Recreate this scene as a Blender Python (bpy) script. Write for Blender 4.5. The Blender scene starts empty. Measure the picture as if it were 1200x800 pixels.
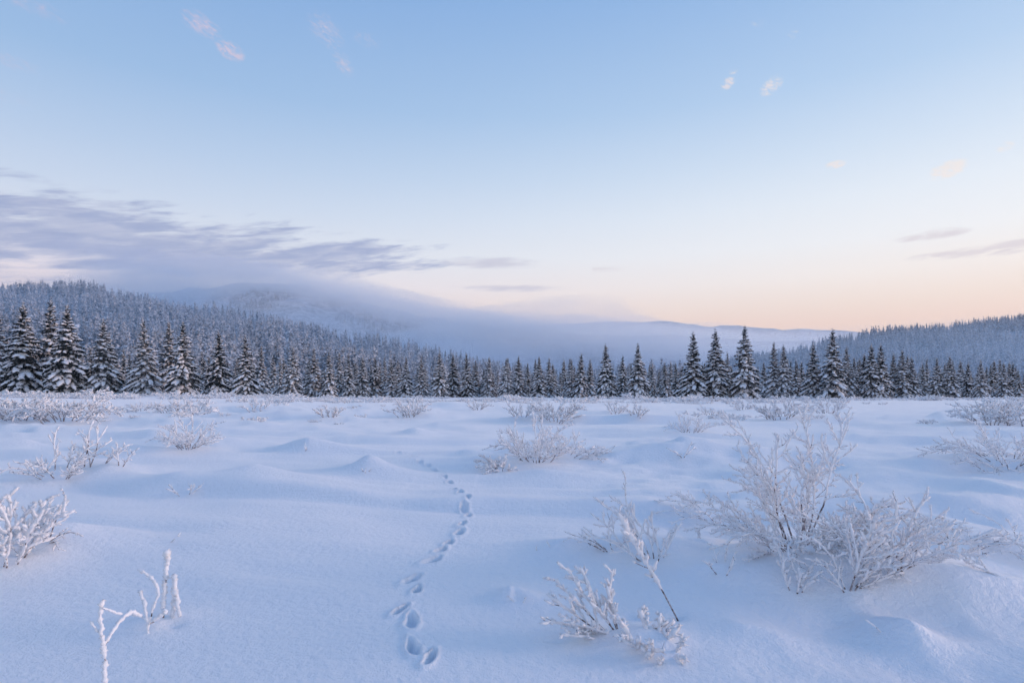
import bpy, bmesh, math, random
import numpy as np
from mathutils import Vector

sc = bpy.context.scene
COL = sc.collection
PI = math.pi
F, CX, HY = 667.0, 600.0, 455.0            # focal length in photo pixels, centre column, horizon row
EYE = 1.55                                  # camera height above the snow

# ------------------------------------------------------------------ camera
cam = bpy.data.cameras.new('camera')
cam.lens = 36.0 * F / 1200.0
cam.sensor_width = 36.0
cam.shift_y = (HY - 400.0) / 1200.0
cam.clip_start = 0.05
cam.clip_end = 30000.0
cam_o = bpy.data.objects.new('camera', cam)
cam_o.location = (0, 0, EYE)
cam_o.rotation_euler = (PI / 2, 0, 0)
COL.objects.link(cam_o)
sc.camera = cam_o

# ------------------------------------------------------------------ exposure / engine
sc.render.engine = 'CYCLES'
sc.view_settings.view_transform = 'Standard'
sc.view_settings.look = 'None'
sc.view_settings.exposure = 0.0
sc.view_settings.gamma = 1.0
sc.view_settings.use_curve_mapping = False
cy = sc.cycles
cy.max_bounces = 8
cy.diffuse_bounces = 5
cy.glossy_bounces = 2
cy.transmission_bounces = 3
cy.transparent_max_bounces = 8
cy.volume_bounces = 5
cy.use_denoising = True
cy.use_adaptive_sampling = True
cy.adaptive_threshold = 0.015
cy.caustics_reflective = False
cy.caustics_refractive = False

# ------------------------------------------------------------------ node expression helper
class NX:
    """tiny expression builder over Math nodes"""
    def __init__(s, nt, sock): s.nt, s.s = nt, sock
    def _m(s, op, *a, clamp=False):
        n = s.nt.nodes.new('ShaderNodeMath'); n.operation = op; n.use_clamp = clamp
        for i, v in enumerate((s,) + a):
            if isinstance(v, NX): s.nt.links.new(v.s, n.inputs[i])
            else: n.inputs[i].default_value = v
        return NX(s.nt, n.outputs[0])
    def __add__(s, o): return s._m('ADD', o)
    def __sub__(s, o): return s._m('SUBTRACT', o)
    def __mul__(s, o): return s._m('MULTIPLY', o)
    def __truediv__(s, o): return s._m('DIVIDE', o)
    def sq(s): return s._m('MULTIPLY', s)
    def exp(s): return s._m('EXPONENT')
    def clamp(s): return s._m('ADD', 0.0, clamp=True)
    def smooth(s, a, b):
        n = s.nt.nodes.new('ShaderNodeMapRange'); n.interpolation_type = 'SMOOTHSTEP'
        s.nt.links.new(s.s, n.inputs[0]); n.inputs[1].default_value = a; n.inputs[2].default_value = b
        return NX(s.nt, n.outputs[0])

def srgb(r, g, b):
    f = lambda c: c / 12.92 if c <= 0.04045 else ((c + 0.055) / 1.055) ** 2.4
    return (f(r / 255.0), f(g / 255.0), f(b / 255.0), 1.0)

# ------------------------------------------------------------------ world: twilight sky with thin clouds
SUN_AZ, SUN_EL = math.radians(84), math.radians(10)
W = bpy.data.worlds.new('World')
sc.world = W
W.use_nodes = True
nt = W.node_tree
N, L = nt.nodes, nt.links
bg = N['Background']
tc = N.new('ShaderNodeTexCoord')
sep = N.new('ShaderNodeSeparateXYZ'); L.new(tc.outputs['Generated'], sep.inputs[0])
dx, dy, dz = (NX(nt, sep.outputs[i]) for i in range(3))
el = dz._m('ARCSINE')
az = dx._m('ARCTAN2', dy)

def ramp(fac, stops):
    r = N.new('ShaderNodeValToRGB'); r.color_ramp.interpolation = 'B_SPLINE' if False else 'EASE'
    e = r.color_ramp.elements
    e[0].position, e[0].color = stops[0][0], srgb(*stops[0][1])
    e[1].position, e[1].color = stops[-1][0], srgb(*stops[-1][1])
    for p, c in stops[1:-1]:
        q = e.new(p); q.color = srgb(*c)
    r.color_ramp.interpolation = 'LINEAR'
    L.new(fac.s, r.inputs[0]); return r.outputs[0]

def mixc(fac, a, b, mode='MIX'):
    m = N.new('ShaderNodeMix'); m.data_type = 'RGBA'; m.blend_type = mode
    if isinstance(fac, NX): L.new(fac.s, m.inputs[0])
    else: m.inputs[0].default_value = fac
    for k, v in ((6, a), (7, b)):
        if isinstance(v, tuple): m.inputs[k].default_value = v
        else: L.new(v, m.inputs[k])
    return m.outputs[2]

SUNWARD = [(0.0, (255, 206, 166)), (0.10, (255, 218, 188)), (0.13, (255, 231, 208)), (0.17, (255, 244, 232)), (0.22, (248, 248, 247)),
           (0.28, (236, 243, 249)), (0.34, (216, 231, 246)), (0.43, (184, 211, 240)), (0.56, (150, 187, 231)), (0.8, (114, 158, 214)), (1.0, (98, 142, 206))]
AWAY = [(0.0, (250, 212, 200)), (0.10, (252, 222, 212)), (0.13, (249, 228, 224)), (0.17, (240, 230, 236)), (0.22, (226, 230, 240)),
        (0.28, (204, 218, 238)), (0.34, (184, 206, 234)), (0.43, (154, 188, 227)), (0.56, (130, 170, 220)), (0.8, (104, 148, 207)), (1.0, (96, 138, 203))]
facing = (dx * math.sin(SUN_AZ) + dy * math.cos(SUN_AZ))
toward = facing.smooth(-0.75, 0.98)
sky = mixc(toward, ramp(dz, AWAY), ramp(dz, SUNWARD))
nish = N.new('ShaderNodeTexSky'); nish.sky_type = 'NISHITA'; nish.sun_disc = False
nish.sun_elevation = SUN_EL; nish.sun_rotation = SUN_AZ; nish.ozone_density = 4.0
nscale = N.new('ShaderNodeVectorMath'); nscale.operation = 'SCALE'
L.new(nish.outputs[0], nscale.inputs[0]); nscale.inputs['Scale'].default_value = 0.004
sky = mixc(1.0, sky, nscale.outputs[0], 'ADD')

def wnoise(sx, sy, sz, scale, detail, rough, off=0.0, dist=0.0):
    c = N.new('ShaderNodeCombineXYZ')
    L.new((az * sx + off).s, c.inputs[0]); L.new((el * sy + az * sz).s, c.inputs[1])
    n = N.new('ShaderNodeTexNoise'); n.inputs['Scale'].default_value = scale
    n.inputs['Detail'].default_value = detail; n.inputs['Roughness'].default_value = rough
    n.inputs['Distortion'].default_value = dist
    L.new(c.outputs[0], n.inputs['Vector'])
    return NX(nt, n.outputs[0])

def az_el(px, py):
    a = math.atan((px - CX) / F)
    return a, math.atan((HY - py) / F * math.cos(a))

# stratus bank low on the left, breaking into streaks towards the middle, with a lower sheet that leans on the mountain
clear = sky
n1 = wnoise(4.2, 30.0, -3.4, 1.6, 5, 0.60, 3.1, 0.35)
n2 = wnoise(1.4, 9.0, -1.0, 1.6, 2, 0.5, 9.7)
n4 = wnoise(10.0, 62.0, -9.0, 1.6, 5, 0.62, 5.3, 0.5)
def streaks(col, n1):
    bank_c = az * 0.03 + 0.226
    bank_w = (az * -0.075 + 0.016)._m('MAXIMUM', 0.016)
    band = (((el - bank_c) / bank_w).sq() * -1.0).exp()
    side = az.smooth(0.06, -0.35)
    cover = band * 0.30 * (side * 0.75 + 0.25) * az.smooth(0.12, -0.06)
    dens = (n1 * 0.50 + n4 * 0.36 + n2 * 0.14 + cover).smooth(0.61, 0.79) * (cover * 12.0).clamp()
    col = mixc(dens * 0.85, col, mixc(n4.smooth(.35, .68), srgb(184, 190, 216), srgb(150, 164, 203)))
    a0, e0 = az_el(215, 308)
    sheet = ((((az - a0) / 0.17).sq() + ((el - e0 + (az - a0) * 0.02) / 0.020).sq()) * -1.0).exp()
    sheet = (sheet + (n1 - 0.5) * 1.1 * sheet + (n4 - 0.5) * 0.9 * sheet).smooth(0.18, 0.75)
    return mixc(sheet * 0.85, col, srgb(168, 178, 212))
def puffs(specs):
    """sum of soft ovals at places in the sky"""
    acc = None
    for px, py, sx, sy, tilt, wt in specs:
        a, e = az_el(px, py); k = math.cos(a) ** 1.3
        ax, ey = sx / F * k * 1.8, sy / F * k * 1.8
        u = az._m('MULTIPLY_ADD', 1 / ax, -a / ax)
        v = u._m('MULTIPLY_ADD', tilt * .8, el._m('MULTIPLY_ADD', 1 / ey, -e / ey))
        g = v._m('MULTIPLY_ADD', v, u.sq())._m('MULTIPLY_ADD', -wt, wt)
        acc = g._m('MAXIMUM', 0.0) if acc is None else acc._m('MAXIMUM', g)
    return acc
GREY_L = [(600, 338, 48, 3, .03, 1), (575, 308, 40, 5, .1, 1)]
GREY_R = [(700, 316, 24, 3, 0, .6), (1086, 275, 28, 5, .1, 1), (1106, 300, 28, 4, .1, 1.1), (1172, 291, 44, 6, -.05, 1.1)]
PINK = [(236, 29, 15, 8, .45, .9), (270, 60, 11, 6, .3, 1.2), (40, 8, 26, 7, .4, .55), (12, 72, 24, 6, .3, .5), (2, 112, 26, 6, .2, .4),
        (382, 36, 16, 11, .5, .6), (402, 75, 9, 7, .6, .7), (430, 47, 14, 6, .3, .4), (853, 98, 6, 4, -.4, 1.2), (860, 84, 4, 2, 0, 1.),
        (904, 101, 9, 6, -.5, 1.1), (888, 28, 7, 4, 0, .4), (930, 40, 7, 4, 0, .4), (979, 193, 8, 3, -.1, 1.5), (1111, 199, 13, 7, -.35, 1.7), (1178, 172, 7, 4, -.3, .9)]
n3 = wnoise(20.0, 44.0, 14.0, 4.5, 5, 0.66, 1.9, 0.5)
def greys(col, specs, n, c):
    return mixc((puffs(specs) * (n * 4.6 - 1.5)).smooth(0.1, 1.0) * 0.6, col, c)
colA = greys(streaks(clear, n1), GREY_L, n1, srgb(196, 193, 210))
n1b = wnoise(8.0, 44.0, -4.0, 1.6, 5, 0.62, 3.1, 0.35)
pk = (puffs(PINK) * (n3 * 4.2 - 1.3)).smooth(0.10, 1.3)
colB = mixc(pk * 0.6, greys(clear, GREY_R, n1b, srgb(214, 203, 208)), mixc(toward, srgb(226, 196, 214), srgb(255, 240, 226)))
def gt(a, b): return a._m('GREATER_THAN', b)
def lt(a, b): return a._m('LESS_THAN', b)
inA = lt(az, .14) * gt(az, -1.7) * gt(el, .09) * lt(el, .36)
inB = (gt(az, -.9) * lt(az, .14) * gt(el, .36) + gt(az, .14) * lt(az, .9) * gt(el, .15)) * lt(el, .75)
bgA = N.new('ShaderNodeBackground'); bgB = N.new('ShaderNodeBackground')
L.new(clear, bg.inputs[0]); L.new(colA, bgA.inputs[0]); L.new(colB, bgB.inputs[0])
mA = N.new('ShaderNodeMixShader'); mB = N.new('ShaderNodeMixShader')
L.new(inA.s, mA.inputs[0]); L.new(bg.outputs[0], mA.inputs[1]); L.new(bgA.outputs[0], mA.inputs[2])
L.new(inB.s, mB.inputs[0]); L.new(mA.outputs[0], mB.inputs[1]); L.new(bgB.outputs[0], mB.inputs[2])
L.new(mB.outputs[0], N['World Output'].inputs[0])
bg.inputs[1].default_value = 1.0
W.cycles.sampling_method = 'MANUAL'
W.cycles.sample_map_resolution = 512

# ------------------------------------------------------------------ sun: low, veiled, from the right
sl = bpy.data.lights.new('sun', 'SUN')
sl.energy = 2.45
sl.angle = math.radians(24)
sl.color = (1.0, 0.72, 0.63)
so = bpy.data.objects.new('sun', sl)
sdir = Vector((math.sin(SUN_AZ) * math.cos(SUN_EL), math.cos(SUN_AZ) * math.cos(SUN_EL), math.sin(SUN_EL)))
so.rotation_euler = (-sdir).to_track_quat('-Z', 'Y').to_euler()
so.location = sdir * 60
COL.objects.link(so)

# ------------------------------------------------------------------ numpy noise
def _hash(ix, iy, seed):
    h = (ix.astype(np.int64) * 374761393 + iy.astype(np.int64) * 668265263 + seed * 974711) & 0xFFFFFFFF
    h = ((h ^ (h >> 13)) * 1274126177) & 0xFFFFFFFF
    h = (h ^ (h >> 16)) & 0xFFFFFFFF
    return h / 4294967295.0 * 2 - 1
def vnoise(x, y, seed=0):
    x = np.asarray(x, float); y = np.asarray(y, float)
    ix, iy = np.floor(x), np.floor(y)
    fx, fy = x - ix, y - iy
    fx = fx ** 3 * (fx * (fx * 6 - 15) + 10); fy = fy ** 3 * (fy * (fy * 6 - 15) + 10)
    a, b = _hash(ix, iy, seed), _hash(ix + 1, iy, seed)
    c, d = _hash(ix, iy + 1, seed), _hash(ix + 1, iy + 1, seed)
    return (a * (1 - fx) + b * fx) * (1 - fy) + (c * (1 - fx) + d * fx) * fy
def fbm(x, y, seed=0, o=4):
    s, a = 0.0, 1.0
    for k in range(o):
        s = s + a * vnoise(x * 2 ** k, y * 2 ** k, seed + k * 17); a *= 0.5
    return s
def sstep(a, b, x):
    t = np.clip((np.asarray(x, float) - a) / (b - a), 0, 1); return t * t * (3 - 2 * t)

# ------------------------------------------------------------------ ground height
# snow mounds: px, py in the photo give where they lie; then half width, half depth, height, lean of the crest
def flat(px, py):
    d = EYE * F / (py - HY); return (px - CX) / F * d, d
MOUNDS = []
for px, py, rx, ry, h, tail in [
        (432, 556, .62, .6, .34, 1), (360, 530, .8, .8, .34, 1), (300, 566, .8, .7, .22, 1), (112, 556, 1.0, .8, .30, 0),
        (1068, 750, .28, .36, .20, 1), (1050, 702, .55, .4, .10, 1), (800, 538, .7, .8, .28, 1), (808, 507, 1.3, 1.5, .36, 1), (640, 560, 1.3, 1.1, .13, 1),
        (610, 536, 1.7, 1.3, .16, 0), (222, 524, 1.6, 1.3, .18, 0), (948, 650, 1.2, .9, .16, 0), (995, 684, .45, .35, .08, 0), (1110, 628, .8, .6, .12, 0),
        (700, 742, .32, .26, .05, 0), (765, 752, .22, .20, .06, 0), (745, 652, .55, .45, .08, 0), (600, 706, .22, .2, .13, 1), (660, 648, .6, .35, .13, 1), (820, 690, .45, .3, .09, 1), (870, 745, .5, .3, .07, 1),
        (10, 654, .7, .55, .14, 0), (70, 640, .5, .3, .05, 0), (190, 728, .24, .22, .05, 0), (1180, 545, 1.5, 1.2, .16, 0),
        (1150, 600, .8, .5, .10, 1), (1180, 612, .5, .35, .07, 1), (1195, 650, .5, .3, .06, 1), (1010, 800, .6, .4, .05, 1), (880, 660, .4, .35, .04, 1), (215, 570, .4, .4, .05, 0),
        (480, 486, 2.5, 2.5, .22, 0), (645, 490, 2.8, 2.5, .25, 0), (55, 492, 3.5, 2.8, .3, 0), (385, 488, 1.8, 2, .15, 0),
        (915, 488, 2.4, 2.4, .2, 0), (1170, 492, 3, 2.6, .25, 0), (700, 600, 1.6, .8, .05, 1), (260, 640, 1.5, .8, .05, 1), (880, 560, 1.5, .7, .07, 1), (760, 575, 1.3, .6, .06, 1)]:
    x, y = flat(px, py); MOUNDS.append((x, y, rx, ry, h, tail))
_r = random.Random(5)
for _ in range(90):
    d_ = 7 + 60 * _r.random() ** 1.3; a_ = _r.uniform(-.92, .92)
    if d_ < 12 and a_ < .05: continue
    MOUNDS.append((a_ * d_, d_, _r.uniform(.4, 1.1) * (1 + d_ / 25), _r.uniform(.4, .9) * (1 + d_ / 25), _r.uniform(.05, .15) * (1 + d_ / 40), 1))
# little pits round stems and the scuffed hollow behind the leaning stalk
PITS = [flat(716, 741) + (.09, .08, .05), flat(742, 728) + (.10, .07, .06), flat(995, 693) + (.07, .06, .04), flat(800, 620) + (.10, .10, .05), flat(785, 618) + (.06, .07, .05),
        flat(797, 729) + (.05, .05, .03), flat(203, 733) + (.08, .07, .04), flat(808, 648) + (.07, .09, .05), flat(820, 650) + (.06, .08, .04), flat(606, 708) + (.06, .06, .05),
        flat(940, 640) + (.25, .16, .08), flat(1055, 672) + (.12, .10, .06), flat(12, 660) + (.18, .12, .07), flat(655, 752) + (.10, .05, .04)]
PRINTS = [(484, 761, -20), (505, 774, 10), (470, 716, 20), (482, 729, -10), (484, 678, 25), (489, 690, 5), (507, 656, 30), (517, 644, 20), (526, 635, 15),
          (539, 623, 10), (542, 614, 15), (549, 603, 5), (544, 597, -5), (549, 590, 5), (540, 583, -5), (541, 577, -15), (533, 573, -15), (527, 565, -15), (521, 560, -20),
          (519, 555, -20), (508, 550, -40), (500, 546, -50), (492, 544, -40), (485, 539, -40), (477, 537, -50), (466, 532, -40)]
def ground(x, y, fine=True):
    x = np.asarray(x, float); y = np.asarray(y, float)
    r = np.hypot(x, y)
    near = sstep(1.0, 9.0, r)
    g = 0.05 * fbm(x * .33 + 3.1, y * .33, 5, 3) * (0.35 + .65 * near)
    g = g + 0.20 * vnoise(x * .06 + 7, y * .08 + 1, 9) * sstep(8, 40, r)
    # long low wind drifts lying across the view, with a sharper lee side
    q = fbm(x * .22 + 11 + .3 * vnoise(x * .5, y * .5, 4), y * .62 + .12 * x, 21, 3)
    g = g + near * (0.085 + .10 * sstep(8, 30, r)) * np.maximum(q, -.25) * sstep(80, 35, r) + .06 * near * np.abs(q) * sstep(90, 35, r)
    q2 = fbm(x * .7 + .25 * y, y * 1.6 + 5, 33, 3)
    g = g + 0.012 * q2 * sstep(2.0, 6.0, r) * sstep(60, 20, r)
    right = sstep(.5, 2.2, x) * sstep(2.2, 4.0, r)
    g = g + 0.085 * right * (fbm(x * .9, y * 1.1, 41, 3)) * sstep(25, 8, r)
    g = g + 0.05 * sstep(25, 60, r) * fbm(x * .25, y * .25, 77, 3)
    if fine:
        for mx, my, rx, ry, h, tail in MOUNDS:
            a, b = (x - mx) / rx, (y - my) / ry
            m = (np.abs(a) < 3.2) & (np.abs(b) < 3.2)
            if not m.any(): continue
            aa, bb = a[m], b[m]
            if tail:      # steep on the shaded left and near side, drawn out to the right
                aa = np.where(aa < 0, aa * 1.45, aa * .75) + .25 * bb; bb = np.where(bb < 0, bb * 1.5, bb * .8)
                g[m] += h * np.exp(-np.sqrt(aa * aa + bb * bb + .03) * 1.5) * 1.25
            else:
                rr = aa * aa + bb * bb
                g[m] += h * np.exp(-rr * 1.1) * (1 + .25 * vnoise(x[m] * 3, y[m] * 3, 3))
        for mx, my, rx, ry, h in PITS:
            a, b = (x - mx) / rx, (y - my) / ry
            m = (np.abs(a) < 2.5) & (np.abs(b) < 2.5)
            if m.any():
                rr = a[m] ** 2 + b[m] ** 2
                g[m] -= .75 * h * np.exp(-rr) * (1 + .5 * vnoise(x[m] * 14, y[m] * 14, 8))
        for i, (px, py, ang) in enumerate(PRINTS):
            mx, my = flat(px, py); an = math.radians(ang); k = 1 + .18 * math.sin(i * 2.3)
            if i == 1: k *= .68
            w, l = (.034 if my < 4.4 else .040) * k, (.120 if my < 4.4 else .115) * k
            ex, ey = x - mx, y - my
            m = (np.abs(ex) < .45) & (np.abs(ey) < .45)
            if not m.any(): continue
            ex, ey = ex[m], ey[m]
            a = (ex * math.cos(an) - ey * math.sin(an)) / w; b = (ex * math.sin(an) + ey * math.cos(an)) / l
            a = a + .25 * vnoise(ex * 22 + i * 7, ey * 22, 5); a = a * (1 + .22 * b)
            rr = np.sqrt(a * a + b * b)
            dep = .066 * sstep(1.12, .55, rr) * (.8 + .2 * b)
            rim = .014 * np.exp(-(rr - 1.32) ** 2 * 9)
            g[m] += rim - dep
    # rise under the left wood, then the meadow ends and the ground falls away
    g = g - .22 * sstep(45, 80, y)
    g = g + .5 * sstep(-12, -60, x) * sstep(35, 75, y)
    g = g - 6.0 * sstep(100, 240, y) - 26 * sstep(240, 1200, y)
    return g
def at(px, py):
    """point on the snow seen at this place in the photo"""
    d0 = EYE * F / (py - HY)
    d = np.linspace(d0 * .55, min(d0 * 1.8, 150.0), 1500)
    x = (px - CX) / F * d
    hit = ground(x, d) - (EYE - (py - HY) / F * d)
    k = int(np.argmax(hit >= 0)) if (hit >= 0).any() else len(d) - 1
    return Vector((float(x[k]), float(d[k]), float(ground(x[k:k + 1], d[k:k + 1])[0])))

# ------------------------------------------------------------------ object helpers
def tag(o, label=None, cat=None, group=None, kind=None):
    if label: o['label'] = label
    if cat: o['category'] = cat
    if group: o['group'] = group
    if kind: o['kind'] = kind
    return o
def empty(name, loc, rz=0, s=1.0):
    o = bpy.data.objects.new(name, None); COL.objects.link(o)
    o.empty_display_size = .2
    o.location = loc; o.rotation_euler = (0, 0, rz); o.scale = (s, s, s) if not hasattr(s, '__len__') else s
    return o
def mesh_np(name, verts, faces, mats, mat_idx=None, smooth=True):
    me = bpy.data.meshes.new(name)
    verts = np.asarray(verts, np.float32)
    if isinstance(faces, np.ndarray):
        n, k = faces.shape
        me.vertices.add(len(verts)); me.vertices.foreach_set('co', verts.ravel())
        me.loops.add(n * k); me.loops.foreach_set('vertex_index', faces.astype(np.int32).ravel())
        me.polygons.add(n)
        me.polygons.foreach_set('loop_start', np.arange(0, n * k, k, dtype=np.int32))
        if mat_idx is not None: me.polygons.foreach_set('material_index', np.asarray(mat_idx, np.int32))
        if smooth: me.polygons.foreach_set('use_smooth', np.ones(n, bool))
        me.update(calc_edges=True)
        me.validate()
    else:
        me.from_pydata(verts.tolist(), [], faces)
    for m in mats: me.materials.append(m)
    return me
def link(name, me, parent=None):
    o = bpy.data.objects.new(name, me); COL.objects.link(o); o.parent = parent
    return o

# ------------------------------------------------------------------ materials
def mat(name):
    m = bpy.data.materials.new(name); m.use_nodes = True
    nt = m.node_tree; b = nt.nodes['Principled BSDF']
    return m, nt, b
def node(nt, t, **kw):
    n = nt.nodes.new(t)
    for k, v in kw.items():
        if k in n.inputs: n.inputs[k].default_value = v
        else: setattr(n, k, v)
    return n
def noise(nt, scale, detail=3, rough=.5, coord='Object', vec=None):
    n = node(nt, 'ShaderNodeTexNoise', Scale=scale, Detail=detail, Roughness=rough)
    if vec is None:
        vec = nt.nodes.new('ShaderNodeTexCoord').outputs[coord]
    nt.links.new(vec, n.inputs['Vector']); return n
def cmix(nt, fac, a, b):
    m = nt.nodes.new('ShaderNodeMix'); m.data_type = 'RGBA'
    if isinstance(fac, float): m.inputs[0].default_value = fac
    else: nt.links.new(fac, m.inputs[0])
    for k, v in ((6, a), (7, b)):
        if isinstance(v, tuple): m.inputs[k].default_value = v + (1,) if len(v) == 3 else v
        else: nt.links.new(v, m.inputs[k])
    return m.outputs[2]
def maprange(nt, s, a, b, c=0.0, d=1.0):
    n = nt.nodes.new('ShaderNodeMapRange'); nt.links.new(s, n.inputs[0])
    for i, v in zip((1, 2, 3, 4), (a, b, c, d)): n.inputs[i].default_value = v
    return n.outputs[0]

# settled snow: fine grain, faint crust
M_SNOW, t, b = mat('settled_snow')
b.inputs['Roughness'].default_value = .5
b.inputs['Specular IOR Level'].default_value = .6
b.inputs['Sheen Weight'].default_value = .35
b.inputs['Sheen Roughness'].default_value = .35
n1_ = noise(t, 1.1, 4, .55); n2_ = noise(t, 95, 3, .65); n3_ = noise(t, 16, 4, .6)
t.links.new(cmix(t, n1_.outputs[0], (.875, .90, .945), (.915, .93, .96)), b.inputs['Base Color'])
bp = node(t, 'ShaderNodeBump', Strength=.5, Distance=.014); t.links.new(n2_.outputs[0], bp.inputs['Height'])
bp2 = node(t, 'ShaderNodeBump', Strength=.42, Distance=.05); t.links.new(n3_.outputs[0], bp2.inputs['Height'])
t.links.new(bp2.outputs[0], bp.inputs['Normal']); t.links.new(bp.outputs[0], b.inputs['Normal'])

# rime: bright, lets some light through
def rime(name, col, scale, transl=.25):
    m, t, b = mat(name)
    b.inputs['Roughness'].default_value = .75; b.inputs['Specular IOR Level'].default_value = .2
    n = noise(t, scale, 3, .6)
    c = cmix(t, n.outputs[0], tuple(v * .96 for v in col), col)
    t.links.new(c, b.inputs['Base Color'])
    bp = node(t, 'ShaderNodeBump', Strength=.6, Distance=.01); t.links.new(n.outputs[0], bp.inputs['Height'])
    t.links.new(bp.outputs[0], b.inputs['Normal'])
    tr = node(t, 'ShaderNodeBsdfTranslucent'); t.links.new(c, tr.inputs[0])
    mx = node(t, 'ShaderNodeMixShader'); mx.inputs[0].default_value = transl
    t.links.new(b.outputs[0], mx.inputs[1]); t.links.new(tr.outputs[0], mx.inputs[2])
    t.links.new(mx.outputs[0], t.nodes['Material Output'].inputs[0])
    return m
M_RIME = rime('rime_frost', (.97, .96, .97), 120, 0)
M_RIME_FAR = rime('rime_frost_far', (.97, .96, .97), 30, 0)
M_TSNOW, t, b = mat('snow_on_boughs')
b.inputs['Roughness'].default_value = .7; b.inputs['Specular IOR Level'].default_value = .2
n_ = noise(t, 2.6, 4, .6)
t.links.new(cmix(t, n_.outputs[0], (.76, .75, .77), (.96, .955, .97)), b.inputs['Base Color'])
bp = node(t, 'ShaderNodeBump', Strength=.5, Distance=.15); t.links.new(noise(t, 7, 3).outputs[0], bp.inputs['Height'])
t.links.new(bp.outputs[0], b.inputs['Normal'])

def needle(name, base, frost, lo, hi, sc_=3.5):
    m, t, b = mat(name)
    b.inputs['Roughness'].default_value = .8; b.inputs['Specular IOR Level'].default_value = .15
    n = noise(t, sc_, 4, .65)
    oi = t.nodes.new('ShaderNodeObjectInfo')
    r = maprange(t, oi.outputs['Random'], 0, 1, -.07, .07)
    ad = node(t, 'ShaderNodeMath', operation='ADD'); t.links.new(n.outputs[0], ad.inputs[0]); t.links.new(r, ad.inputs[1])
    f = maprange(t, ad.outputs[0], lo, hi)
    t.links.new(cmix(t, f, base, frost), b.inputs['Base Color'])
    return m
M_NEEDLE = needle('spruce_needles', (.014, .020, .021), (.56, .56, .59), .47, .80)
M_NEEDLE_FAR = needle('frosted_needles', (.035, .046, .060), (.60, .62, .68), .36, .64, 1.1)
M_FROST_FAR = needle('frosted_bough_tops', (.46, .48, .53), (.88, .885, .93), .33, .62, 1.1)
M_BARK, t, b = mat('bark')
b.inputs['Roughness'].default_value = .9
t.links.new(cmix(t, noise(t, 14, 4).outputs[0], (.035, .024, .018), (.11, .08, .06)), b.inputs['Base Color'])
M_TWIG, t, b = mat('twig_bark')
b.inputs['Roughness'].default_value = .85
n_ = noise(t, 45, 3)
t.links.new(cmix(t, maprange(t, n_.outputs[0], .38, .64), (.085, .05, .045), (.60, .56, .57)), b.inputs['Base Color'])
M_HILL, t, b = mat('hill_snow_and_undergrowth')
b.inputs['Roughness'].default_value = .9; b.inputs['Specular IOR Level'].default_value = .1
t.links.new(cmix(t, maprange(t, noise(t, .35, 5, .7).outputs[0], .42, .62), (.12, .13, .15), (.74, .74, .78)), b.inputs['Base Color'])
M_MTN, t, b = mat('far_mountain_snow_forest')
b.inputs['Roughness'].default_value = .9; b.inputs['Specular IOR Level'].default_value = .1
na = noise(t, .004, 4, .6); nb = noise(t, .05, 4, .7)
f1 = maprange(t, na.outputs[0], .52, .70)
f2 = maprange(t, nb.outputs[0], .40, .62)
forest = cmix(t, f2, (.34, .35, .39), (.70, .70, .74))
t.links.new(cmix(t, f1, forest, (.74, .74, .78)), b.inputs['Base Color'])

# ------------------------------------------------------------------ the snow field: one sheet to the horizon
def build_ground():
    fine_a = np.radians(np.linspace(-50, 50, 640))
    left = np.radians(np.linspace(-180, -50, 60)[:-1]); right = np.radians(np.linspace(50, 180, 60)[1:])
    ang = np.concatenate([left, fine_a, right[:-1]])
    rows = np.concatenate([EYE * F / np.linspace(560, 24, 470), np.geomspace(44, 320, 60), np.geomspace(340, 4700, 26)])
    rows = np.concatenate([[.25, .8, 1.3], rows])
    A, R = np.meshgrid(ang, rows)
    X, Y = R * np.sin(A), R * np.cos(A)
    Z = ground(X.ravel(), Y.ravel()).reshape(X.shape)
    Z[rows > 400, :] = np.minimum(Z[rows > 400, :], -20)
    n, m = X.shape
    V = np.stack([X.ravel(), Y.ravel(), Z.ravel()], 1)
    i, j = np.meshgrid(np.arange(n - 1), np.arange(m), indexing='ij')
    j2 = (j + 1) % m
    Fq = np.stack([i * m + j, i * m + j2, (i + 1) * m + j2, (i + 1) * m + j], -1).reshape(-1, 4)[:, ::-1]
    V = np.vstack([V, [[0, 0, Z[0].mean()]]])
    me = mesh_np('snow_field', V, Fq, [M_SNOW])
    bm = bmesh.new(); bm.from_mesh(me); bm.verts.ensure_lookup_table()
    c = bm.verts[n * m]
    for k in range(m):
        f = bm.faces.new((c, bm.verts[(k + 1) % m], bm.verts[k])); f.smooth = True
    bm.to_mesh(me); bm.free()
    o = link('snow_field', me); tag(o, 'open snow field with drifts and a line of animal tracks', kind='structure')
build_ground()

# ------------------------------------------------------------------ hills and mountains (heights above the valley floor)
def interp(tab):
    xs, ys = zip(*tab)
    return lambda p: np.interp(p, xs, ys)
def make_hill(tab, Dfun, d0, zb, power, rough, seed, back=.35):
    prof = interp(tab)
    def H(x, y):
        x = np.asarray(x, float); y = np.asarray(y, float)
        p = x / y * F + CX
        D = Dfun(p)
        zr = (HY - prof(p)) / F * D
        tt = (y - d0) / (D - d0)
        up = zb + (zr - zb) * np.clip(tt, 0, 1) ** power
        z = np.where(tt > 1, zr - (y - D) * back, up)
        return z + rough * fbm(x * .012, y * .012, seed, 4) * np.clip(tt * 1.5, 0, 1) * np.clip(2.2 - tt, 0, 1)
    return H
left_D = lambda p: 700 - .34 * np.clip(p, 0, 800)
LEFT_H = make_hill([(-900, 340), (-400, 338), (0, 345), (100, 347), (190, 361), (260, 377), (330, 390), (400, 402), (500, 421), (600, 439), (680, 452), (760, 458), (900, 470)],
                   left_D, 170, -9, 1.12, 2.2, 3)
right_D = lambda p: 860 + 0 * p
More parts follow.
